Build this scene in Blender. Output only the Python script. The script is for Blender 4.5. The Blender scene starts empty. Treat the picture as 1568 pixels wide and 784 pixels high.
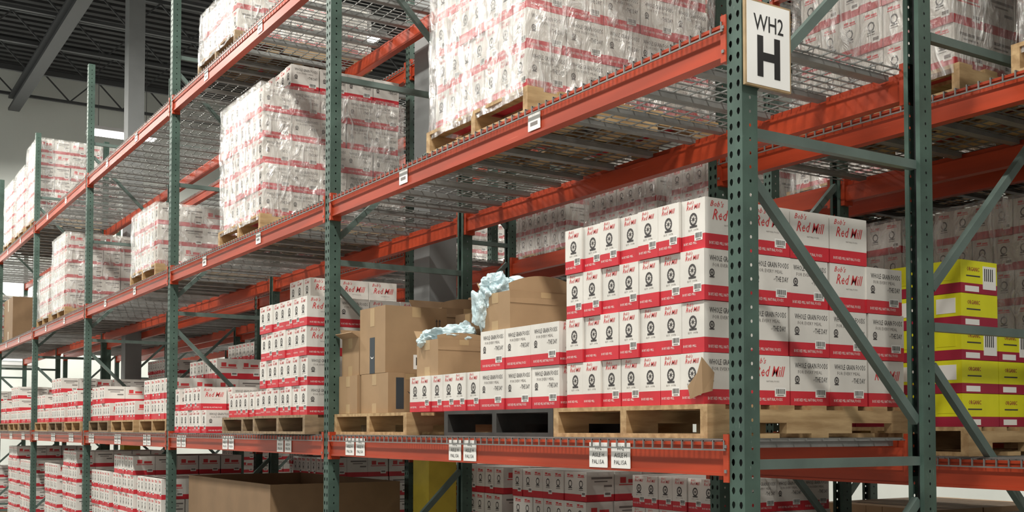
import bpy, bmesh, math, random, numpy as np
from mathutils import noise, Vector, Matrix
random.seed(7)
scene=bpy.context.scene
try: scene.view_settings.view_transform='Standard'
except Exception: pass
scene.view_settings.look='None'
COL=scene.collection
CZ=1.62
B=3.74
# ---------------- materials ----------------
MATS={}
def mat(name,col,rough=.6,metal=0,var=.0,scale=8,stretch=(1,1,1),col2=None,bump=0,spec=.4,scratch=None):
    m=bpy.data.materials.new(name); m.use_nodes=True
    nt=m.node_tree; b=nt.nodes['Principled BSDF']
    b.inputs['Base Color'].default_value=(*col,1); b.inputs['Roughness'].default_value=rough
    b.inputs['Metallic'].default_value=metal
    b.inputs['Specular IOR Level'].default_value=spec
    if var>0 or col2:
        tc=nt.nodes.new('ShaderNodeTexCoord'); mp=nt.nodes.new('ShaderNodeMapping')
        mp.inputs['Scale'].default_value=stretch
        n=nt.nodes.new('ShaderNodeTexNoise'); n.inputs['Scale'].default_value=scale; n.inputs['Detail'].default_value=5
        r=nt.nodes.new('ShaderNodeValToRGB')
        c2=col2 if col2 else tuple(c*(1-var) for c in col)
        r.color_ramp.elements[0].position=.38; r.color_ramp.elements[1].position=.62
        r.color_ramp.elements[0].color=(*c2,1); r.color_ramp.elements[1].color=(*col,1)
        nt.links.new(tc.outputs['Object'],mp.inputs[0]); nt.links.new(mp.outputs[0],n.inputs['Vector'])
        nt.links.new(n.outputs['Fac'],r.inputs[0]); out=r.outputs[0]
        if scratch:
            mp2=nt.nodes.new('ShaderNodeMapping'); mp2.inputs['Scale'].default_value=scratch[1]; mp2.inputs['Rotation'].default_value=(.25,0,0)
            n2=nt.nodes.new('ShaderNodeTexNoise'); n2.inputs['Scale'].default_value=5; n2.inputs['Detail'].default_value=8; n2.inputs['Roughness'].default_value=.7
            r2=nt.nodes.new('ShaderNodeValToRGB'); r2.color_ramp.elements[0].position=.64; r2.color_ramp.elements[1].position=.70
            mx=nt.nodes.new('ShaderNodeMixRGB'); mx.inputs['Color2'].default_value=(*scratch[0],1)
            nt.links.new(tc.outputs['Object'],mp2.inputs[0]); nt.links.new(mp2.outputs[0],n2.inputs['Vector'])
            nt.links.new(n2.outputs['Fac'],r2.inputs[0]); nt.links.new(r2.outputs[0],mx.inputs[0]); nt.links.new(out,mx.inputs[1]); out=mx.outputs[0]
        nt.links.new(out,b.inputs['Base Color'])
        if bump:
            bp=nt.nodes.new('ShaderNodeBump'); bp.inputs['Strength'].default_value=bump; bp.inputs['Distance'].default_value=.01
            nt.links.new(n.outputs['Fac'],bp.inputs['Height']); nt.links.new(bp.outputs[0],b.inputs['Normal'])
    MATS[name]=m; return m
mat('carton_white',(.74,.715,.67),.55,var=.12,scale=5)
mat('print_red',(.60,.030,.045),.5,var=.14,scale=6)
mat('print_red_soft',(.54,.055,.065),.5,var=.15,scale=6)
mat('print_logo',(.60,.055,.06),.5)
mat('ink_dark',(.06,.055,.055),.6)
mat('ink_grey',(.20,.18,.17),.6)
mat('label_white',(.82,.81,.78),.5)
mat('ink_black',(.015,.015,.015),.6)
mat('rack_orange',(.44,.054,.018),.42,var=.28,scale=4,stretch=(1,.3,3),spec=.35,scratch=((.60,.17,.10),(3,.5,22)))
mat('rack_green',(.070,.118,.096),.5,var=.3,scale=6,spec=.3,scratch=((.18,.23,.20),(20,20,3)))
mat('brace_green',(.120,.165,.148),.45,metal=.1,var=.2,scale=6,spec=.3)
mat('galvanised',(.25,.255,.245),.45,metal=.4,var=.2,scale=10)
mat('wood_light',(.50,.345,.18),.75,col2=(.33,.21,.10),scale=3,stretch=(1.5,9,9),bump=.2)
mat('wood_old',(.34,.245,.145),.8,col2=(.20,.14,.085),scale=3,stretch=(1.5,9,9),bump=.2)
mat('pallet_black',(.05,.048,.045),.6,var=.3)
mat('kraft',(.36,.235,.13),.75,var=.14,scale=4)
mat('kraft_dark',(.24,.15,.08),.75,var=.12,scale=4)
mat('tape',(.04,.05,.06),.3)
mat('tape_clear',(.44,.31,.17),.25)
def plastic():
    m=bpy.data.materials.new('bag_plastic'); m.use_nodes=True; nt=m.node_tree; N=nt.nodes; L=nt.links
    b=N['Principled BSDF']; b.inputs['Base Color'].default_value=(.66,.82,.87,1); b.inputs['Roughness'].default_value=.2; b.inputs['Specular IOR Level'].default_value=.8
    tr=N.new('ShaderNodeBsdfTransparent'); tr.inputs[0].default_value=(.93,.97,.98,1); mx=N.new('ShaderNodeMixShader')
    tc=N.new('ShaderNodeTexCoord'); n=N.new('ShaderNodeTexNoise'); n.inputs['Scale'].default_value=22; n.inputs['Detail'].default_value=4
    r=N.new('ShaderNodeMapRange'); r.inputs['From Min'].default_value=.35; r.inputs['From Max'].default_value=.65; r.inputs['To Min'].default_value=.55; r.inputs['To Max'].default_value=.95
    bp=N.new('ShaderNodeBump'); bp.inputs['Strength'].default_value=.5; bp.inputs['Distance'].default_value=.01
    L.new(tc.outputs['Object'],n.inputs['Vector']); L.new(n.outputs['Fac'],r.inputs['Value']); L.new(n.outputs['Fac'],bp.inputs['Height']); L.new(bp.outputs[0],b.inputs['Normal'])
    L.new(r.outputs[0],mx.inputs[0]); L.new(tr.outputs[0],mx.inputs[1]); L.new(b.outputs[0],mx.inputs[2]); L.new(mx.outputs[0],N['Material Output'].inputs['Surface'])
    MATS['bag_plastic']=m
plastic()
mat('yellow_card',(.74,.72,.02),.5,var=.08)
mat('maroon',(.35,.02,.05),.5,var=.1)
mat('concrete',(.33,.32,.30),.45,var=.25,scale=1.2,bump=.05)
mat('wall_paint',(.70,.73,.69),.8,var=.08,scale=.6)
mat('roof_deck',(.05,.051,.053),.8,var=.2,scale=2)
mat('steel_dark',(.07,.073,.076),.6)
mat('column_grey',(.22,.23,.23),.6,var=.1,scale=3)
mat('safety_yellow',(.60,.48,.06),.5,var=.2,scale=5)
mat('ladder_green',(.02,.30,.20),.4,var=.1)
mat('sign_white',(.85,.85,.83),.4)
mat('sign_edge',(.40,.28,.15),.7,var=.2,scale=20)
mat('lamp_housing',(.6,.6,.6),.4)
def emis(name,c,s):
    m=bpy.data.materials.new(name); m.use_nodes=True; b=m.node_tree.nodes['Principled BSDF']
    b.inputs['Emission Color'].default_value=(*c,1); b.inputs['Emission Strength'].default_value=s
    b.inputs['Base Color'].default_value=(.8,.8,.8,1); MATS[name]=m
emis('lamp_tube',(1,.99,.95),9); emis('daylight_glass',(.9,1,.93),1.3)
def film():
    m=bpy.data.materials.new('stretch_film'); m.use_nodes=True; nt=m.node_tree; N=nt.nodes; L=nt.links
    b=N['Principled BSDF']; b.inputs['Base Color'].default_value=(.90,.90,.88,1); b.inputs['Roughness'].default_value=.12
    b.inputs['Specular IOR Level'].default_value=1.0
    tr=N.new('ShaderNodeBsdfTransparent'); tr.inputs[0].default_value=(.97,.97,.96,1); mx=N.new('ShaderNodeMixShader')
    gl=N.new('ShaderNodeBsdfGlossy'); gl.inputs['Roughness'].default_value=.16; gl.inputs['Color'].default_value=(1,1,1,1)
    ly=N.new('ShaderNodeLayerWeight'); ly.inputs['Blend'].default_value=.35
    mg=N.new('ShaderNodeMixShader'); mr=N.new('ShaderNodeMapRange'); mr.inputs['To Min'].default_value=.09; mr.inputs['To Max'].default_value=.45
    tc=N.new('ShaderNodeTexCoord'); mp=N.new('ShaderNodeMapping'); mp.inputs['Scale'].default_value=(3,3,1.2); mp.inputs['Rotation'].default_value=(.5,.4,.3)
    n=N.new('ShaderNodeTexNoise'); n.inputs['Scale'].default_value=3.5; n.inputs['Detail'].default_value=7; n.inputs['Distortion'].default_value=1.8
    r=N.new('ShaderNodeMapRange'); r.inputs['From Min'].default_value=.50; r.inputs['From Max'].default_value=.76
    r.inputs['To Min'].default_value=.10; r.inputs['To Max'].default_value=.78
    bp=N.new('ShaderNodeBump'); bp.inputs['Strength'].default_value=1; bp.inputs['Distance'].default_value=.08
    L.new(tc.outputs['Object'],mp.inputs[0]); L.new(mp.outputs[0],n.inputs['Vector']); L.new(n.outputs['Fac'],r.inputs['Value'])
    L.new(n.outputs['Fac'],bp.inputs['Height']); L.new(bp.outputs[0],b.inputs['Normal']); L.new(bp.outputs[0],gl.inputs['Normal'])
    L.new(r.outputs[0],mx.inputs[0]); L.new(tr.outputs[0],mx.inputs[1]); L.new(b.outputs[0],mx.inputs[2])
    L.new(bp.outputs[0],ly.inputs['Normal']); L.new(ly.outputs['Facing'],mr.inputs['Value']); L.new(mr.outputs[0],mg.inputs[0])
    L.new(mx.outputs[0],mg.inputs[1]); L.new(gl.outputs[0],mg.inputs[2])
    L.new(mg.outputs[0],N['Material Output'].inputs['Surface']); MATS['stretch_film']=m
film()
# ---------------- mesh builder ----------------
class MB:
    def __init__(s): s.v=[]; s.f=[]; s.m=[]
    def poly(s,pts,m):
        o=len(s.v); s.v.extend(tuple(p) for p in pts); s.f.append(tuple(range(o,o+len(pts)))); s.m.append(m)
    def box(s,a,b,m,M=None):
        x0,y0,z0=a; x1,y1,z1=b
        P=[(x0,y0,z0),(x1,y0,z0),(x1,y1,z0),(x0,y1,z0),(x0,y0,z1),(x1,y0,z1),(x1,y1,z1),(x0,y1,z1)]
        if M is not None: P=[tuple(M@Vector(p)) for p in P]
        o=len(s.v); s.v.extend(P)
        for q in ((0,3,2,1),(4,5,6,7),(0,1,5,4),(1,2,6,5),(2,3,7,6),(3,0,4,7)):
            s.f.append(tuple(o+i for i in q)); s.m.append(m)
    def beam(s,p,q,w,h,m,up=(0,0,1)):
        p=Vector(p); q=Vector(q); d=(q-p); L=d.length; d.normalize(); u=Vector(up)
        r=d.cross(u); 
        if r.length<1e-4: r=d.cross(Vector((1,0,0)))
        r.normalize(); u=r.cross(d)
        M=Matrix.Translation(p)@Matrix((d,r,u)).transposed().to_4x4()
        s.box((0,-w/2,-h/2),(L,w/2,h/2),m,M)
    def add2d(s,T,mapf,m):
        k=len(s.v); s.v.extend([mapf(u,w) for u,w in T[0]]); s.f.extend([tuple(i+k for i in f) for f in T[1]]); s.m.extend([m]*len(T[1]))
    def mesh(s,name,smooth=False):
        me=bpy.data.meshes.new(name); me.from_pydata(s.v,[],s.f)
        names=sorted(set(s.m)); idx={n:i for i,n in enumerate(names)}
        for n in names: me.materials.append(MATS[n])
        me.polygons.foreach_set('material_index',[idx[n] for n in s.m])
        if smooth: me.polygons.foreach_set('use_smooth',[True]*len(me.polygons))
        me.update(); return me
def obj(name,me,loc=(0,0,0),parent=None,rz=0):
    o=bpy.data.objects.new(name,me); COL.objects.link(o); o.location=loc; o.rotation_euler[2]=rz
    if parent: o.parent=parent
    return o
def empty(name,loc=(0,0,0),rz=0):
    o=bpy.data.objects.new(name,None); o.empty_display_size=.1; COL.objects.link(o); o.location=loc; o.rotation_euler[2]=rz; return o
# ---------------- text ----------------
TC={}
def text(s,size,shear=0,bold=0,res=1,width=None):
    k=(s,size,shear,bold,res,width)
    if k in TC: return TC[k]
    c=bpy.data.curves.new('t','FONT'); c.body=s; c.size=1; c.shear=shear; c.offset=bold; c.resolution_u=res
    c.align_x='CENTER'; c.align_y='CENTER'; c.fill_mode='FRONT'
    o=bpy.data.objects.new('t',c); COL.objects.link(o); bpy.context.view_layer.update()
    me=bpy.data.meshes.new_from_object(o)
    V=[(v.co.x*size,v.co.y*size) for v in me.vertices]
    if width:
        xs=[v[0] for v in V]; w=max(xs)-min(xs); c0=(max(xs)+min(xs))/2
        V=[((x-c0)*width/w,y) for x,y in V]
    F=[tuple(p.vertices) for p in me.polygons]
    bpy.data.objects.remove(o); bpy.data.meshes.remove(me); bpy.data.curves.remove(c)
    TC[k]=(V,F); return TC[k]
def rect(u0,w0,u1,w1): return ([(u0,w0),(u1,w0),(u1,w1),(u0,w1)],[(0,1,2,3)])
def shift(T,du,dw): return ([(u+du,w+dw) for u,w in T[0]],T[1])
def ring(r0,r1,n=14,sy=1):
    V=[];F=[]
    for i in range(n):
        a=2*math.pi*i/n; V+=[(r0*math.cos(a),r0*sy*math.sin(a)),(r1*math.cos(a),r1*sy*math.sin(a))]
    for i in range(n):
        j=(i+1)%n; F.append((2*i,2*i+1,2*j+1,2*j))
    return (V,F)
def barcode(u,w,W,H,layer):
    r=random.Random(3); out=[(rect(u,w,u+W,w+H),'label_white',1)]
    x=u+W*.1
    while x<u+W*.88:
        b=W*r.choice([.02,.035,.05]); out.append((rect(x,w+H*.3,x+b,w+H*.85),'ink_black',2)); x+=b+W*r.choice([.03,.05])
    out.append((rect(u+W*.2,w+H*.1,u+W*.8,w+H*.2),'ink_grey',2))
    return out
CW,CL,CH=.13,.232,.2
def emblem(cx,cw,s=1.0,hi=True):
    D=[(shift(ring(.015*s,.0225*s,14 if hi else 8,1.15),cx,cw),'ink_dark',1)]
    if hi:
        D.append((shift(ring(.0,.006*s,8,1.1),cx,cw),'ink_dark',1))
        for k in range(8):
            a=k*math.pi/4+.2; c,sn=math.cos(a),math.sin(a); n=(-sn*.0011,c*.0011)
            D.append((([(cx+c*.005*s-n[0],cw+sn*.005*s-n[1]),(cx+c*.016*s-n[0],cw+sn*.018*s-n[1]),(cx+c*.016*s+n[0],cw+sn*.018*s+n[1]),(cx+c*.005*s+n[0],cw+sn*.005*s+n[1])],[(0,1,2,3)]),'ink_grey',1))
    D.append((rect(cx-.021*s,cw-.032*s,cx+.021*s,cw-.024*s),'ink_dark',1))
    return D
def narrow_detail(hi,lab):
    D=[]
    if hi:
        D.append((shift(text("Bob's",.018,shear=.35,bold=.006),-.018,.186),'print_logo',1))
        D.append((shift(text("Red Mill",.027,shear=.35,bold=.008,width=.080),0,.167),'print_logo',1))
        D+=emblem(0,.119)
        D.append((shift(text("EST. 1978",.010,width=.055),0,.077),'ink_grey',1))
        D.append((shift(text("BOB'S RED MILL",.014,width=.075),-.018,.026),'label_white',1))
    else:
        D.append((rect(-.038,.160,.038,.165),'print_logo',1)); D.append((rect(-.034,.170,-.006,.182),'print_logo',1)); D.append((rect(.000,.168,.034,.177),'print_logo',1))
        D+=emblem(0,.117,1,False); D.append((rect(-.024,.074,.024,.079),'ink_grey',1))
    if lab:
        if hi: D+=barcode(.006,.034,.046,.036,1)
        else: D+= [(rect(.006,.034,.052,.068),'label_white',1),(rect(.012,.044,.046,.060),'ink_grey',2)]
    return D
def long_detail(hi,kind,lab):
    D=[]
    if kind==1:
        if hi:
            D.append((shift(text("Bob's",.032,shear=.35,bold=.006),-.055,.174),'print_logo',1))
            D.append((shift(text("Red Mill",.060,shear=.35,bold=.008,width=.165),.006,.132),'print_logo',1))
            D.append((shift(text("NATURAL FOODS",.009,width=.07),.02,.094),'ink_grey',1))
        else:
            D.append((rect(-.08,.105,.09,.112),'print_logo',1)); D.append((rect(-.07,.12,-.02,.16),'print_logo',1)); D.append((rect(0,.12,.08,.145),'print_logo',1))
    else:
        if hi:
            D.append((shift(text("WHOLE GRAIN FOODS",.030,bold=.008,width=.190),.008,.162),'ink_dark',1))
            D.append((shift(text("FOR EVERY MEAL",.019,width=.14),.0,.136),'ink_grey',1))
            D.append((shift(text("of",.014,shear=.3),.022,.106),'ink_grey',1))
            D.append((shift(text("THE DAY",.030,bold=.008,width=.072),.066,.106),'ink_dark',1))
            D+=emblem(-.075,.106,.6)
        else:
            D.append((rect(-.075,.150,.10,.164),'ink_grey',1)); D.append((rect(-.05,.130,.06,.138),'ink_grey',1)); D.append((rect(.03,.096,.098,.110),'ink_grey',1))
    if hi: D.append((shift(text("BOB'S RED MILL NATURAL FOODS",.017,width=.165),-.01,.022),'label_white',1))
    if lab:
        if hi: D+=barcode(.03,.034,.062,.036,1)
        else: D+=[(rect(.03,.030,.092,.066),'label_white',1),(rect(.038,.042,.084,.058),'ink_grey',2)]
    return D
ND={}; LD={}
for hi in (0,1):
    for lab in (0,1):
        ND[hi,lab]=narrow_detail(hi,lab)
        for k in (0,1): LD[hi,k,lab]=long_detail(hi,k,lab)
def carton(mb,x,y,z,orient=1,fx=None,fy=None,hi=1,kind=0,rnd=random,cb='carton_white',band='print_red',bh=.056,plain=False):
    """orient 1: narrow face looks to -X ; orient 2: long face looks to -X. fx/fy print faces"""
    lx,ly=(CL,CW) if orient==1 else (CW,CL)
    g=.0018
    jx=rnd.uniform(-.009,.007); jy=rnd.uniform(-.0015,.0015)
    if fy: jy-=rnd.uniform(0,.009)
    x0,y0,x1,y1=x+g+jx,y+g+jy,x+lx-g+jx,y+ly-g; z0=z; z1=z+CH-.002; zb=z+bh
    o=len(mb.v)
    for zz in (z0,zb,z1): mb.v.extend([(x0,y0,zz),(x1,y0,zz),(x1,y1,zz),(x0,y1,zz)])
    for lvl,m in ((0,band),(1,cb)):
        a=o+lvl*4
        for i in range(4):
            j=(i+1)%4; mb.f.append((a+i,a+j,a+4+j,a+4+i)); mb.m.append(m)
    mb.f.append((o+8,o+9,o+10,o+11)); mb.m.append(cb); mb.f.append((o+3,o+2,o+1,o)); mb.m.append(band)
    lab=1 if rnd.random()<.7 else 0
    if plain: return
    if fx:
        D=ND[hi,lab] if orient==1 else LD[hi,kind,lab]; cy=(y0+y1)/2
        for T,m,l in D: mb.add2d(T,lambda u,w:(x0-.0006*l,cy-u,z+w),m)
    if fy:
        D=LD[hi,kind,lab] if orient==1 else ND[hi,lab]; cx=(x0+x1)/2
        for T,m,l in D: mb.add2d(T,lambda u,w:(cx+u,y0-.0006*l,z+w),m)
def load_mesh(name,nx,ny,nz,hi=0,hmap=None,seed=1,orient=1,kindf=None,cb='carton_white',band='print_red',bh=.056,plain=False):
    r=random.Random(seed); mb=MB()
    lx,ly=(CL,CW) if orient==1 else (CW,CL)
    H=lambda i,j: 0 if (i<0 or j<0 or i>=nx or j>=ny) else (hmap(i,j) if hmap else nz)
    for i in range(nx):
        for j in range(ny):
            h=H(i,j)
            for k in range(h):
                ex=H(i-1,j)<=k; ey=H(i,j-1)<=k
                if not(ex or ey or k==h-1 or H(i+1,j)<=k or H(i,j+1)<=k): continue
                kd=kindf(k,i) if kindf else (1 if (k==h-1 and r.random()<.6) or r.random()<.12 else 0)
                carton(mb,i*lx,j*ly,k*CH,orient,ex,ey,hi,kd,r,cb,band,bh,plain)
    return mb.mesh(name)
def pallet_mesh(name,w='wood_light',LX=1.22,LY=1.02):
    mb=MB(); r=random.Random(5)
    for y in (0,LY/2-.02,LY-.04):
        mb.box((0,y,.06),(LX,y+.04,.112),w)
        for a,b in ((0,.17),(.42,.80),(1.05,LX)): mb.box((a,y,.018),(b,y+.04,.06),w)
    n=7
    for i in range(n):
        x=i*(LX-.1)/(n-1); mb.box((x,0,.112),(x+.1-r.uniform(0,.012),LY,.130),w)
    for x in (0,.28,.56,.84,LX-.1): mb.box((x,0,0),(x+.1,LY,.018),w)
    return mb.mesh(name)
PAL=[pallet_mesh('pallet_new','wood_light'),pallet_mesh('pallet_old','wood_old'),pallet_mesh('pallet_black','pallet_black')]
PH=.131
def film_mesh(name,LX,LY,H,seed=0):
    mb=MB(); e=.026; x0,y0,x1,y1=-e,-e,LX+e,LY+e
    def grid(P,nu,nv):
        o=len(mb.v)
        for i in range(nu+1):
            for j in range(nv+1): mb.v.append(P(i/nu,j/nv))
        for i in range(nu):
            for j in range(nv):
                a=o+i*(nv+1)+j; mb.f.append((a,a+1,a+nv+2,a+nv+1)); mb.m.append('stretch_film')
    def nz(p,ax):
        q=Vector((p[0]*6+seed,p[1]*6,p[2]*4)); d=noise.noise(q)*.012+noise.noise(q*3.1)*.008
        p=list(p); p[ax]+=d+.005*(1 if (p[ax]>.3) else -1); return tuple(p)
    zb=-.045
    grid(lambda u,v:nz((x0,y0+(y1-y0)*u,zb+(H+.055)*v),0),34,34)
    grid(lambda u,v:nz((x1,y0+(y1-y0)*u,zb+(H+.055)*v),0),12,12)
    grid(lambda u,v:nz((x0+(x1-x0)*u,y0,zb+(H+.055)*v),1),34,34)
    grid(lambda u,v:nz((x0+(x1-x0)*u,y1,zb+(H+.055)*v),1),12,12)
    grid(lambda u,v:nz((x0+(x1-x0)*u,y0+(y1-y0)*v,H+.012),2),14,12)
    return mb.mesh(name,True)
# ---------------- racks ----------------
def post_mesh(Ht=6.1):
    mb=MB(); P=.0508; n=int(Ht/P); w=.038
    def cell(mapf,u0,u1,z0,ru,rz,m,tear=0):
        uc=(u0+u1)/2; zc=z0+P/2
        out=[(u1,zc),(u1,z0+P),(uc,z0+P),(u0,z0+P),(u0,zc),(u0,z0),(uc,z0),(u1,z0)]
        inn=[]
        for k in range(8):
            a=k*math.pi/4; s=math.sin(a); c=math.cos(a); t=1-.35*tear*max(0,-s)
            inn.append((uc+ru*c*t,zc+rz*s))
        o=len(mb.v); mb.v.extend([mapf(*p) for p in out]); mb.v.extend([mapf(*p) for p in inn])
        for k in range(8):
            j=(k+1)%8; mb.f.append((o+k,o+j,o+8+j,o+8+k)); mb.m.append(m)
    for i in range(n):
        z=i*P
        for u0,u1 in ((-w,0),(0,w)): cell(lambda u,zz:(-w,u,zz),u0,u1,z,.0085,.0135,'rack_green',1)
        cell(lambda u,zz:(u,-w,zz),-.014,.016,z,.005,.0065,'rack_green')
        cell(lambda u,zz:(u,w,zz),-.014,.016,z,.005,.0065,'rack_green')
    zt=n*P
    for s in (-w,w):
        mb.poly([(-w,s,0),(-.014,s,0),(-.014,s,zt),(-w,s,zt)],'rack_green'); mb.poly([(.016,s,0),(w,s,0),(w,s,zt),(.016,s,zt)],'rack_green')
        t=s*.45; mb.poly([(w,s,0),(w,t,0),(w,t,zt),(w,s,zt)],'rack_green')
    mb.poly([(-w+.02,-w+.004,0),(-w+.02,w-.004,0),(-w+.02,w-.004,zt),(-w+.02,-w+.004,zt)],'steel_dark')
    mb.box((-.06,-.06,0),(.06,.06,.008),'rack_green')
    return mb.mesh('rack_post')
POST=post_mesh()
def brace_mesh(D,lv0,phase,name):
    mb=MB(); a=.036; b=D-.036
    zs=[CZ+lv0+1.21*k for k in range(-1,4)]
    for i,z in enumerate(zs):
        if z>6: break
        mb.box((a,-.02,z-.018),(b,.012,z+.018),'brace_green')
        if i+1<len(zs) and zs[i+1]<6.05:
            z2=zs[i+1]
            if (i+phase)%2==0: mb.beam((a,0,z+.16),(b,0,z2-.16),.03,.036,'brace_green')
            else: mb.beam((a,0,z2-.16),(b,0,z+.16),.03,.036,'brace_green')
    mb.box((a,-.02,.15),(b,.012,.186),'brace_green')
    return mb.mesh(name)
BR_A=brace_mesh(.99,-.13,0,'frame_bracing_a')
BR_B=brace_mesh(.99,.42,1,'frame_bracing_b')
def beam_mesh(labels,big):
    mb=MB(); y0,y1=.038,B-.038; h=.062
    mb.box((-.030,y0,-h),(.020,y1,h-.03),'rack_orange'); mb.box((-.030,y0,h-.03),(-.002,y1,h),'rack_orange')
    mb.box((-.0345,y0,h-.012),(-.030,y1,h),'rack_orange'); mb.box((-.0345,y0,-h),(-.030,y1,-h+.012),'rack_orange')
    for yy in (y0,y1-.028):
        mb.box((-.043,yy,-.085),(.03,yy+.028,.09),'rack_orange')
        for zz in (-.045,.045): mb.box((-.047,yy+.008,zz-.006),(-.043,yy+.02,zz+.006),'galvanised')
    def lab(y,W,H,txt):
        x=-.0362; mb.box((x,y-W/2,-H/2),(x+.003,y+W/2,H/2),'label_white')
        if txt:
            for k,s in enumerate(('WH2','AISLE H','PAL15A')):
                T=text(s,H*.24,width=W*(.38 if k==0 else .66))
                mb.add2d(T,lambda u,w:(x-.0008,y-u,w+H*(.28-.28*k)),'ink_black')
        else:
            mb.box((x-.0006,y-W*.3,-H*.25),(x,y+W*.3,-H*.05),'ink_grey')
    for c in labels:
        if big: lab(c-.076,.125,.105,True); lab(c+.076,.125,.105,True)
        else: lab(c,.10,.085,False)
    return mb.mesh('load_beam')
BM1=beam_mesh((.755,1.985,3.30),True); BM2=beam_mesh((1.32,2.66),False); BM0=beam_mesh((),False)
def deck_mesh():
    mb=MB(); g='galvanised'; t=.0028
    y=.06
    while y<B-.05:
        mb.box((-.045,y-t,.0),(1.02,y+t,2*t),g); mb.box((-.047,y-t,-.03),(-.041,y+t,2*t),g); y+=.0575
    for k in range(12):
        xx=.093*k; mb.box((xx-t,.05,2*t),(xx+t,B-.05,4*t),g)
    mb.box((-.049,.05,-.032),(-.043,B-.05,-.026),g)
    for p in range(3):
        for q in (.12,.46,.80,1.1):
            yy=.06+p*1.205+q-.03
            mb.box((.021,yy-.024,-.024),(.969,yy+.024,-.001),g)
    return mb.mesh('wire_deck')
DECK=deck_mesh()
LV=[CZ-.11,CZ+1.43,CZ+3.03]
LT=[z+.062 for z in LV]
DT=.0115
LOW_B=-.085
def rack(x0,yframes,levels=(0,1,2),labels=True,D=.99,br=BR_A,dz0=0,skip=()):
    R=empty('pallet_rack',(x0,0,0)); k=0
    for y in yframes:
        k+=1
        obj('post_front_%d'%k,POST,(0,y,0),R)
        o=obj('post_rear_%d'%k,POST,(D,y,0),R); o.rotation_euler[2]=math.pi
        obj('frame_bracing_%d'%k,br,(0,y,0),R)
    k=0
    for bi,y in enumerate(yframes[:-1]):
        for l in levels:
            k+=1; dz=dz0 if l==0 else 0
            o=obj('beam_rear_%d'%k,BM0,(D,y+B,LV[l]+dz),R); o.rotation_euler[2]=math.pi
            if (bi,l) in skip: continue
            obj('beam_front_%d'%k,(BM1 if l==0 else BM2) if labels else BM0,(0,y,LV[l]+dz),R)
            obj('wire_deck_%d'%k,DECK,(0,y,LT[l]+dz),R)
    return R
rack(0,[B*i for i in range(7)])
yb=1.65
rack(1.42,[yb+B*i for i in range(-1,6)],labels=False,br=BR_B,dz0=LOW_B,skip=((1,1),))
rack(2.80,[2.59+B*i for i in range(-1,6)],labels=False)
E=empty('rack_end_frame',(.99,0,0)); obj('frame_bracing',BR_B,(.03,0,0),E); o=obj('post_rear',POST,(1.02,0,0),E); o.rotation_euler[2]=math.pi
# ---------------- load placement ----------------
CACHE={}
def getload(key,**k):
    if key not in CACHE: CACHE[key]=load_mesh('cartons_'+key,**k)
    return CACHE[key]
FILMS={}
def place(x,y,z,me,pal=0,wrap=None,name=None,rz=0,dx=.03,dy=.05):
    nm=name or ('shrink_wrapped_pallet_load' if wrap else 'carton_pallet_load')
    E=empty(nm,(x,y,z),rz)
    h=0
    if pal is not None: obj('pallet',PAL[pal],(0,0,0),E); h=PH
    else: dx=dy=0
    obj('cartons',me,(dx,dy,h),E)
    if wrap:
        key=tuple(round(w,2) for w in wrap)
        if key not in FILMS: FILMS[key]=film_mesh('film',*wrap,seed=len(FILMS)*7)
        obj('stretch_film',FILMS[key],(dx,dy,h),E)
    return E
def std(nz,seed=1):
    return getload('std%d_%d'%(nz,seed),nx=5,ny=7,nz=nz,hi=0,seed=seed,bh=.047)
def soft(nz,seed=1):
    return getload('soft%d_%d'%(nz,seed),nx=5,ny=7,nz=nz,hi=0,seed=seed,bh=.042,band='print_red_soft')
L1,L2,L3=[z+DT for z in LT]
W=lambda nz:(5*CL,7*CW,nz*CH)
A=load_mesh('cartons_hero',5,7,4,1,hmap=lambda i,j:4 if i<4 else 3,seed=3,kindf=lambda k,i:1 if k==3 else (1 if (k,i) in ((0,1),(2,3),(0,4),(1,0)) and (k,i)!=(1,0) else 0),bh=.058)
EH=place(0.0,.196,L1,A,0,dx=.03,dy=.05)
s=MB()
s.poly([(0,.0,.02),(0,.07,.0),(0,.085,.05),(0,.03,.10),(-.004,.0,.16)],'kraft'); s.poly([(0,0,.02),(-.004,0,.16),(.05,-.012,.10),(.04,-.012,.03)],'kraft')
obj('torn_cardboard',s.mesh('torn_cardboard'),(.013,.040,PH+.02),EH)
# pallet B mixed orientation
mb=MB(); r=random.Random(2)
for i in range(7):
    for k in range(2):
        for j in range(3):
            carton(mb,i*CW,j*CL,k*CH,2,i==0,j==0,1,0,r)
for i in range(4):
    for j in range(6): carton(mb,i*CL,3*CL+.008+j*CW,0,1,i==0,False,1,0,r)
place(0.0,1.22,L1,mb.mesh('cartons_mixed'),2,dx=.03,dy=.0)
EC=empty('wooden_pallet',(0,2.68,L1)); obj('boards',PAL[0],(0,0,0),EC)
def bag(name,r,seed):
    bm=bmesh.new(); bmesh.ops.create_icosphere(bm,subdivisions=5,radius=1)
    for v in bm.verts:
        q=v.co*1.5+Vector((seed*3.3,seed*.3,0))
        f=noise.voronoi(q*1.3)[0]; f2=noise.voronoi(q*2.8+Vector((5,1,2)))[0]
        d=.74+.40*noise.noise(q)+.52*f[0]+.22*f2[0]
        v.co=Vector((v.co.x*r[0],v.co.y*r[1],v.co.z*r[2]))*d
    me=bpy.data.meshes.new(name); bm.to_mesh(me); bm.free(); me.materials.append(MATS['bag_plastic'])
    return me
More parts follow.
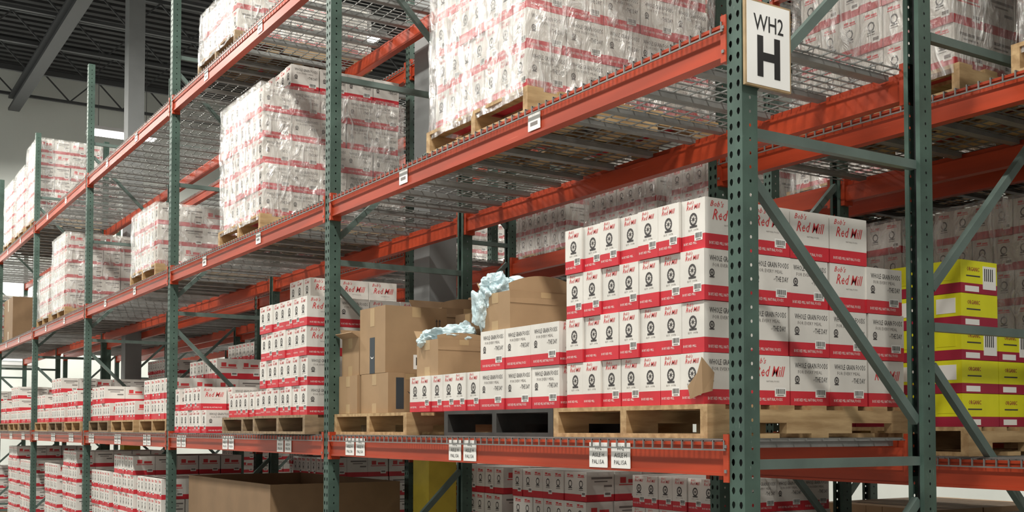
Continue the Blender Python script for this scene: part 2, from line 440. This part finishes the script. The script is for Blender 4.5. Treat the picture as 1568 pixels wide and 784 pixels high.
def kraft(name,x,y,z,lx,ly,h,open_=False,m='kraft',rz=0,strip=0,tape=True,fills=None,label=False,dome=.055):
    mb=MB(); t=.005
    mb.box((0,0,0),(lx,ly,t),m); mb.box((0,0,t),(t,ly,h),m); mb.box((lx-t,0,t),(lx,ly,h),m); mb.box((t,0,t),(lx-t,t,h),m); mb.box((t,ly-t,t),(lx-t,ly,h),m)
    if open_:
        f=min(lx,ly)*.42; tt=.004
        if open_!=2: mb.beam((0,ly/2,h),(-f*.45,ly/2,h+f*.25),ly*.97,tt,m)
        mb.beam((lx,ly/2,h),(lx+f*.3,ly/2,h+f*.8),ly*.97,tt,m)
        if open_!=2: mb.beam((lx/2,0,h),(lx/2,-f*.30,h+f*.12),lx*.95,tt,m,up=(1,0,0))
        else:
            n=14
            for i in range(n):
                u0,u1=i/n,(i+1)/n; z0,z1=[h+.010+dome*math.sin(math.pi*(u*.86+.07))**.7 for u in (u0,u1)]
                mb.poly([(lx*u0,-.003,h-.06),(lx*u1,-.003,h-.06),(lx*u1,.012,z1),(lx*u0,.012,z0)],m)
        mb.beam((lx/2,ly,h),(lx/2,ly+f*.5,h+f*.6),lx*.95,tt,m)
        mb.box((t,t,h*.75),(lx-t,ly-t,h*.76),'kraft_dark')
    else:
        mb.box((0,0,h),(lx/2-.001,ly,h+t),m); mb.box((lx/2+.001,0,h),(lx,ly,h+t),m)
    if tape:
        mb.box((-.0008,ly/2-.03,h*.0),(0,ly/2+.03,h*.25),'tape_clear'); mb.box((-.0008,ly/2-.03,h*.72),(0,ly/2+.03,h),'tape_clear')
        mb.box((lx/2-.03,-.0008,h*.85),(lx/2+.03,0,h),'tape_clear')
    for k in (0,1):
        u=lx*.82+k*.022; mb.box((u,-.0045,h*.72),(u+.004,-.0035,h*.80),'ink_dark'); mb.poly([(u-.005,-.0045,h*.80),(u+.009,-.0045,h*.80),(u+.002,-.0045,h*.84)],'ink_dark')
    mb.box((lx*.80,-.0045,h*.70),(lx*.80+.042,-.0035,h*.707),'ink_dark')
    def smile(mapf,R,mm):
        n=8; pts=[]
        for i in range(n+1):
            a=math.radians(220+i*12); pts.append((R*math.cos(a),R*.8+R*math.sin(a),R*(.05+.16*math.sin(i/n*math.pi))))
        for i in range(n):
            p,q=pts[i],pts[i+1]; mb.poly([mapf(p[0],p[1]-p[2]/2),mapf(q[0],q[1]-q[2]/2),mapf(q[0],q[1]+q[2]/2),mapf(p[0],p[1]+p[2]/2)],mm)
    if strip==1:
        y0=ly*.5
        mb.box((-.0012,y0-.035,h*.0),(-.0002,y0+.035,h*.55),'tape')
        smile(lambda u,w:(-.0018,y0-u*.9,h*.25+w),.035,'label_white')
    if strip==2:
        mb.box((lx*.18,-.0012,h*.1),(lx*.36,-.0002,h*.9),'tape'); smile(lambda u,w:(lx*.58+u,-.0012,h*.52+w),.05,'ink_dark')
    if label:
        mb.box((lx*.45,-.0012,h*.06),(lx*.80,0,h*.28),'label_white')
        for k in range(7): mb.box((lx*(.49+.04*k),-.0018,h*.12),(lx*(.505+.04*k),-.001,h*.24),'ink_black')
    E=empty(name,(x,y,z),rz); obj('walls_and_flaps',mb.mesh(name),(0,0,0),E)
    if fills:
        for i,(c,rr,s_) in enumerate(fills): obj('plastic_bag_%d'%i,bag('bag',rr,s_),c,E)
    return E
zc=L1+PH+.001
kraft('shipping_box',.05,3.02,zc,.29,.38,.235,strip=2)
kraft('shipping_box',.36,2.84,zc,.40,.42,.235,m='kraft_dark')
kraft('shipping_box',.03,3.415,zc,.42,.28,.235)
kraft('shipping_box',.05,3.06,zc+.242,.42,.36,.40,strip=1,label=True)
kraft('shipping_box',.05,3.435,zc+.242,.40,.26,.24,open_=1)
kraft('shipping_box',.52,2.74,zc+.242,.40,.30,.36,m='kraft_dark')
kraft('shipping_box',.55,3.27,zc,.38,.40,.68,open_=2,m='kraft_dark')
zB=L1+PH
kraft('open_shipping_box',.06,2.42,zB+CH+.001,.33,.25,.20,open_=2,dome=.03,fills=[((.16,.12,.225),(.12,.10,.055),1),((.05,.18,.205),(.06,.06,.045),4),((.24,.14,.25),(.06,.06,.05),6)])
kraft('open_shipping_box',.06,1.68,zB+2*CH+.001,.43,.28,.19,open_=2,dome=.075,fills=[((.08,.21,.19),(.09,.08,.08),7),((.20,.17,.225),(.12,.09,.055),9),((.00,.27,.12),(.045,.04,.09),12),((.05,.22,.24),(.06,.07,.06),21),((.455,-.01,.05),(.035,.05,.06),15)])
# ---- yellow boxes on the rack behind
def yellow_mesh():
    mb=MB(); lx,ly,h=.27,.20,.150
    for i in range(4):
        for j in range(4):
            top=5 if i==0 else 3
            for k in range(top):
                x,y,z=i*lx,j*ly,k*h; a,b=x+.002,x+lx-.002
                mb.box((a,y+.002,z),(b,y+ly-.002,z+h*.30),'maroon'); mb.box((a,y+.002,z+h*.30),(b,y+ly-.002,z+h-.002),'yellow_card')
                if j==0:
                    mb.box((a+.03,y+.0006,z+h*.05),(a+.13,y+.002,z+h*.22),'label_white')
                    T=text('ORGANIC',.026,bold=.01,width=.09); mb.add2d(T,lambda u,w:(a+.09+u,y+.001,z+h*.72+w),'maroon')
                    mb.box((a+.04,y+.001,z+h*.5),(a+.14,y+.002,z+h*.54),'ink_dark')
                    if k in (2,4): 
                        mb.box((a+.16,y+.0004,z+h*.15),(b-.01,y+.002,z+h*.85),'label_white')
                        for q in range(5): mb.box((a+.17+q*.014,y-.0002,z+h*.4),(a+.176+q*.014,y+.001,z+h*.78),'ink_black')
                if i==0:
                    mb.box((a-.0012,y+.03,z+h*.4),(a,y+.13,z+h*.85),'label_white' if k%2 else 'yellow_card')
    return mb.mesh('yellow_cartons')
L1B=L1+LOW_B
place(1.44,.10,L1B,yellow_mesh(),0,name='yellow_carton_pallet_load')
HB=getload('hi6',nx=5,ny=7,nz=6,hi=1,seed=11,kindf=lambda k,i:0,bh=.048)
place(0.0,1.43,L2,HB,0,wrap=W(6))
HC=getload('hi6b',nx=5,ny=7,nz=6,hi=1,seed=15,hmap=lambda i,j:6 if i>=1 else 5,kindf=lambda k,i:0,bh=.048)
place(0.0,5.12,L2,HC,0,wrap=(5*CL,7*CW,5*CH))
HD=getload('tall',nx=4,ny=7,nz=5,hi=1,seed=21,hmap=lambda i,j:5 if (j>=4 and i>=1) else 4)
place(-.08,4.0,L1,HD,1)
low=getload('low',nx=3,ny=7,nz=1,hi=1,seed=22)
place(.08,5.22,L1,low,1)
lowb=getload('low2',nx=4,ny=7,nz=2,hi=1,seed=23,hmap=lambda i,j:2 if (i+j)%5 else 1)
place(.0,6.45,L1,lowb,None)
place(.02,7.75,L1,getload('low3',nx=4,ny=7,nz=2,hi=0,seed=24,hmap=lambda i,j:3 if (i>1) else 2),0)
for k,y in enumerate([8.92,10.08,11.6,12.75,13.88,15.35,16.45,17.58,19.1,20.3]):
    hh=[1,2,2,3,2,1,3,2,3,2][k]
    place(.0,y,L1,getload('r%d'%hh,nx=5,ny=7,nz=hh,hi=0,seed=30+hh,hmap=lambda i,j:max(1,hh-((i*3+j*5)%4==0)-(j<2 and hh>1))),k%2)
place(.0,8.12,L2,soft(3),0,wrap=W(3))
place(.0,12.7,L2,soft(5),0,wrap=W(5))
place(.0,13.85,L2,soft(3),0,wrap=W(3))
kraft('shipping_box',.05,17.55,L2,.9,1.0,.75,m='kraft_dark')
place(.0,19.0,L2,soft(4),0,wrap=W(4))
place(.0,5.75,L3,soft(2),1,wrap=W(2))
place(.0,15.05,L3,soft(6),0,wrap=W(6))
place(.0,16.2,L3,soft(5),0,wrap=W(5))
place(.0,17.4,L3,soft(5),0,wrap=W(5))
# rack b
for y,nz in ((-1.15,6),(.12,6)):
    place(1.44,y,L2,soft(nz,3),0,wrap=W(nz))
for y,nz in ((5.7,5),(6.9,4),(8.0,5),(9.4,5),(10.7,4),(13.2,5),(15.3,4)):
    place(1.44,y,L1B,std(nz,3),1)
for y,nz in ((9.4,5),(10.6,4),(14,5),(17,5)): place(1.44,y,L2,soft(nz,3),1,wrap=W(nz))
for y,nz in ((-.8,6),(.35,6),(1.5,6)): place(2.82,y,L1,soft(nz,1),1,wrap=W(nz))
for y,nz in ((7.2,5),(8.4,6),(10.9,5),(12.1,6),(14.8,5)): place(2.82,y,L1,std(nz,1),1)
for y,nz in ((-.8,5),(.35,6),(1.45,3),(2.75,2),(3.85,3),(5.1,3),(8.0,4),(10.6,5),(12,3)): place(2.82,y,L2,soft(nz,2),1,wrap=W(nz))
for y,nz in ((-.8,5),(.3,5),(2.75,5),(11,4)): place(2.82,y,L3,soft(nz,2),1,wrap=W(nz))
# floor level
HF=getload('hi6f',nx=4,ny=6,nz=6,hi=1,seed=41,kindf=lambda k,i:0)
place(1.50,1.74,0.0,HF,1)
place(1.50,3.0,0,std(6,2),1); place(1.50,4.08,0,std(6,3),1,dy=.03)
place(1.50,7.4,0,std(6,1),1)
KR=getload('kraft',nx=5,ny=7,nz=5,hi=0,seed=51,cb='kraft',band='kraft_dark',plain=True)
for y in (-1.1,.1): place(1.48,y,0,KR,1)
for y in (-1.05,.1,1.3): place(2.85,y,0,KR,1)
for y,nz in ((7.95,5),(9.05,6),(10.15,5),(12.0,6),(13.3,5),(15.5,5),(16.8,6),(19.3,4)): place(.02,y,0,std(nz,1),1)
for y in (8.9,11.0,14.0): place(2.85,y,0,std(6,2),1)
GB=empty('gaylord_box',(.05,5.05,0)); obj('pallet',PAL[1],(0,0,0),GB)
g=MB(); g.box((.02,0,0),(1.1,2.1,.02),'kraft_dark')
for a,b in (((.02,0,.02),(.035,2.1,1.07)),((1.085,0,.02),(1.1,2.1,1.07)),((.035,0,.02),(1.085,.015,1.07)),((.035,2.085,.02),(1.085,2.1,1.07))): g.box(a,b,'kraft_dark')
g.box((.035,.015,.95),(1.085,2.085,.96),'kraft_dark')
obj('walls',g.mesh('gaylord_walls'),(0,0,PH),GB)
obj('pallet_second',PAL[1],(0,1.06,0),GB)
# ---------------- sign ----------------
S=MB(); S.box((-.045,-.012,0),(.185,0,.315),'sign_edge'); S.box((-.038,-.0135,.007),(.178,-.012,.308),'sign_white')
S.add2d(text('WH2',.085,bold=.006,res=4,width=.15),lambda u,w:(.07+u,-.0142,.232+w),'ink_black')
S.add2d(text('H',.20,bold=.035,res=4,width=.115),lambda u,w:(.07+u,-.0142,.105+w),'ink_black')
S.box((.03,0,.05),(.05,.012,.27),'galvanised')
obj('aisle_sign',S.mesh('aisle_sign'),(0,-.0515,CZ+1.235))
# ---------------- room ----------------
def room(name,a,b,m):
    mb=MB(); mb.box(a,b,m); obj(name,mb.mesh(name))
ZC=10.0; YW=25.0
room('floor',(-8,-8,-.1),(16,YW,0),'concrete')
room('wall_back',(-8,YW,0),(16,YW+.2,ZC),'wall_paint')
room('wall_right',(16,-8,0),(16.2,YW+.2,ZC),'wall_paint')
mb=MB(); mb.box((-8,-8,ZC+.08),(16,YW+.2,ZC+.2),'roof_deck')
y=-8
while y<YW: mb.box((-8,y,ZC),(16,y+.15,ZC+.08),'roof_deck'); y+=.3
obj('ceiling',mb.mesh('ceiling'))
def joist(L):
    mb=MB(); s='steel_dark'; mb.box((0,-.04,-.03),(L,.04,.04),s); mb.box((0,-.04,-.66),(L,.04,-.60),s)
    n=int(L/.6)
    for i in range(n): mb.beam((i*.6,0,-.62 if i%2 else -.02),((i+1)*.6,0,-.02 if i%2 else -.62),.03,.03,s)
    return mb.mesh('joist')
J=joist(24); k=0
RT=empty('roof_truss_set',(-8,0,ZC-.05))
for y in np.arange(-4,25,1.9): k+=1; obj('joist_%d'%k,J,(0,float(y),0),RT)
g=MB()
for x in (3,9): 
    g.box((x-.12,-12,-1.0),(x+.12,20.6,-.94),'steel_dark'); g.box((x-.015,-12,-.94),(x+.015,20.6,-.72),'steel_dark'); g.box((x-.12,-12,-.72),(x+.12,20.6,-.67),'steel_dark')
obj('girders',g.mesh('girders'),(0,4,0),RT)
d=MB(); d.box((-4.1,YW-.06,3.1),(1.6,YW-.001,6.1),'lamp_housing'); d.box((-4,YW-.08,3.2),(1.5,YW-.06,6.0),'daylight_glass')
for x in (-2.7,-1.3,.1): d.box((x,YW-.09,3.2),(x+.05,YW-.08,6.0),'wall_paint')
d.box((-4,YW-.09,4.6),(1.5,YW-.08,4.66),'wall_paint')
obj('window_1',d.mesh('window_1'))
def column(x,y):
    c=MB()
    for m,z0,z1 in (('safety_yellow',0,CZ-.20),('column_grey',CZ-.20,ZC-.1)):
        c.box((-.12,-.13,z0),(.12,-.115,z1),m); c.box((-.12,.115,z0),(.12,.13,z1),m); c.box((-.01,-.115,z0),(.01,.115,z1),m)
        c.box((-.12,-.115,z0),(-.11,.115,z1),m)
    obj('building_column',c.mesh('building_column'),(x,y,0))
column(1.275,4.70); column(1.275,14.4)
l=MB(); lg='ladder_green'
for s in (-.22,.22):
    l.beam((s,0,0),(s*.75,.38,1.5),.03,.07,lg,up=(1,0,0)); l.beam((s,.85,0),(s*.75,.42,1.5),.03,.05,lg,up=(1,0,0))
for k in range(1,5):
    z=.3*k; y=.38*z/1.5; w=.22-.055*z/1.5; l.box((-w,y-.04,z-.012),(w,y+.05,z+.012),lg)
l.box((-.19,.33,1.48),(.19,.5,1.52),lg)
obj('step_ladder',l.mesh('step_ladder'),(4.4,6.5,0),rz=-.6)
def lamp(x,y,z,P,size=(1.2,.35),rz=0):
    m=MB(); m.box((-size[0]/2,-size[1]/2,.0),(size[0]/2,size[1]/2,.07),'lamp_housing')
    for k in range(3):
        yy=-size[1]*.3+size[1]*.3*k; m.box((-size[0]*.48,yy-.02,-.03),(size[0]*.48,yy+.02,-.005),'lamp_tube')
    for s in (-.5,.5): m.box((s-.005,-.005,.07),(s+.005,.005,ZC-z-.1),'steel_dark')
    E=empty('high_bay_lamp',(x,y,z),rz); obj('fixture',m.mesh('fixture'),(0,0,0),E)
    ld=bpy.data.lights.new('lamp_light','AREA'); ld.shape='RECTANGLE'; ld.size=size[0]; ld.size_y=size[1]; ld.energy=P; ld.color=(1,.965,.885)
    lo=bpy.data.objects.new('lamp_light',ld); COL.objects.link(lo); lo.location=(0,0,-.06); lo.parent=E
for y in (-5,-.5,4,8.5,13,18,22.5): lamp(-2.2,y,7.6,350,rz=math.pi/2)  # farthest lamp is an out-of-view extra, added to brighten the back wall
for y in (-3,2,7.5,14,20): lamp(4.9,y,8.1,280,rz=math.pi/2)
lamp(2.75,21.6,7.95,380,size=(1.4,.6))
for y in (0,8,16): lamp(11,y,8.1,260,rz=math.pi/2)
w=bpy.data.worlds.new('World'); scene.world=w; w.use_nodes=True
bg=w.node_tree.nodes['Background']; bg.inputs[0].default_value=(.97,.965,.89,1); bg.inputs[1].default_value=.52
# ---------------- camera ----------------
cd=bpy.data.cameras.new('camera'); co=bpy.data.objects.new('camera',cd); COL.objects.link(co)
al=math.radians(32.42); s,c=math.sin(al),math.cos(al)
d0=1.266*B*c; r0=356/1694*d0
co.location=(-d0*s-r0*c,-d0*c+r0*s,CZ)
co.rotation_euler=(math.radians(92.0),0,-al)
cd.sensor_width=36; cd.lens=1694/1568*36; cd.shift_y=.131; cd.clip_end=200
scene.camera=co
print('OBJS',len(bpy.data.objects))
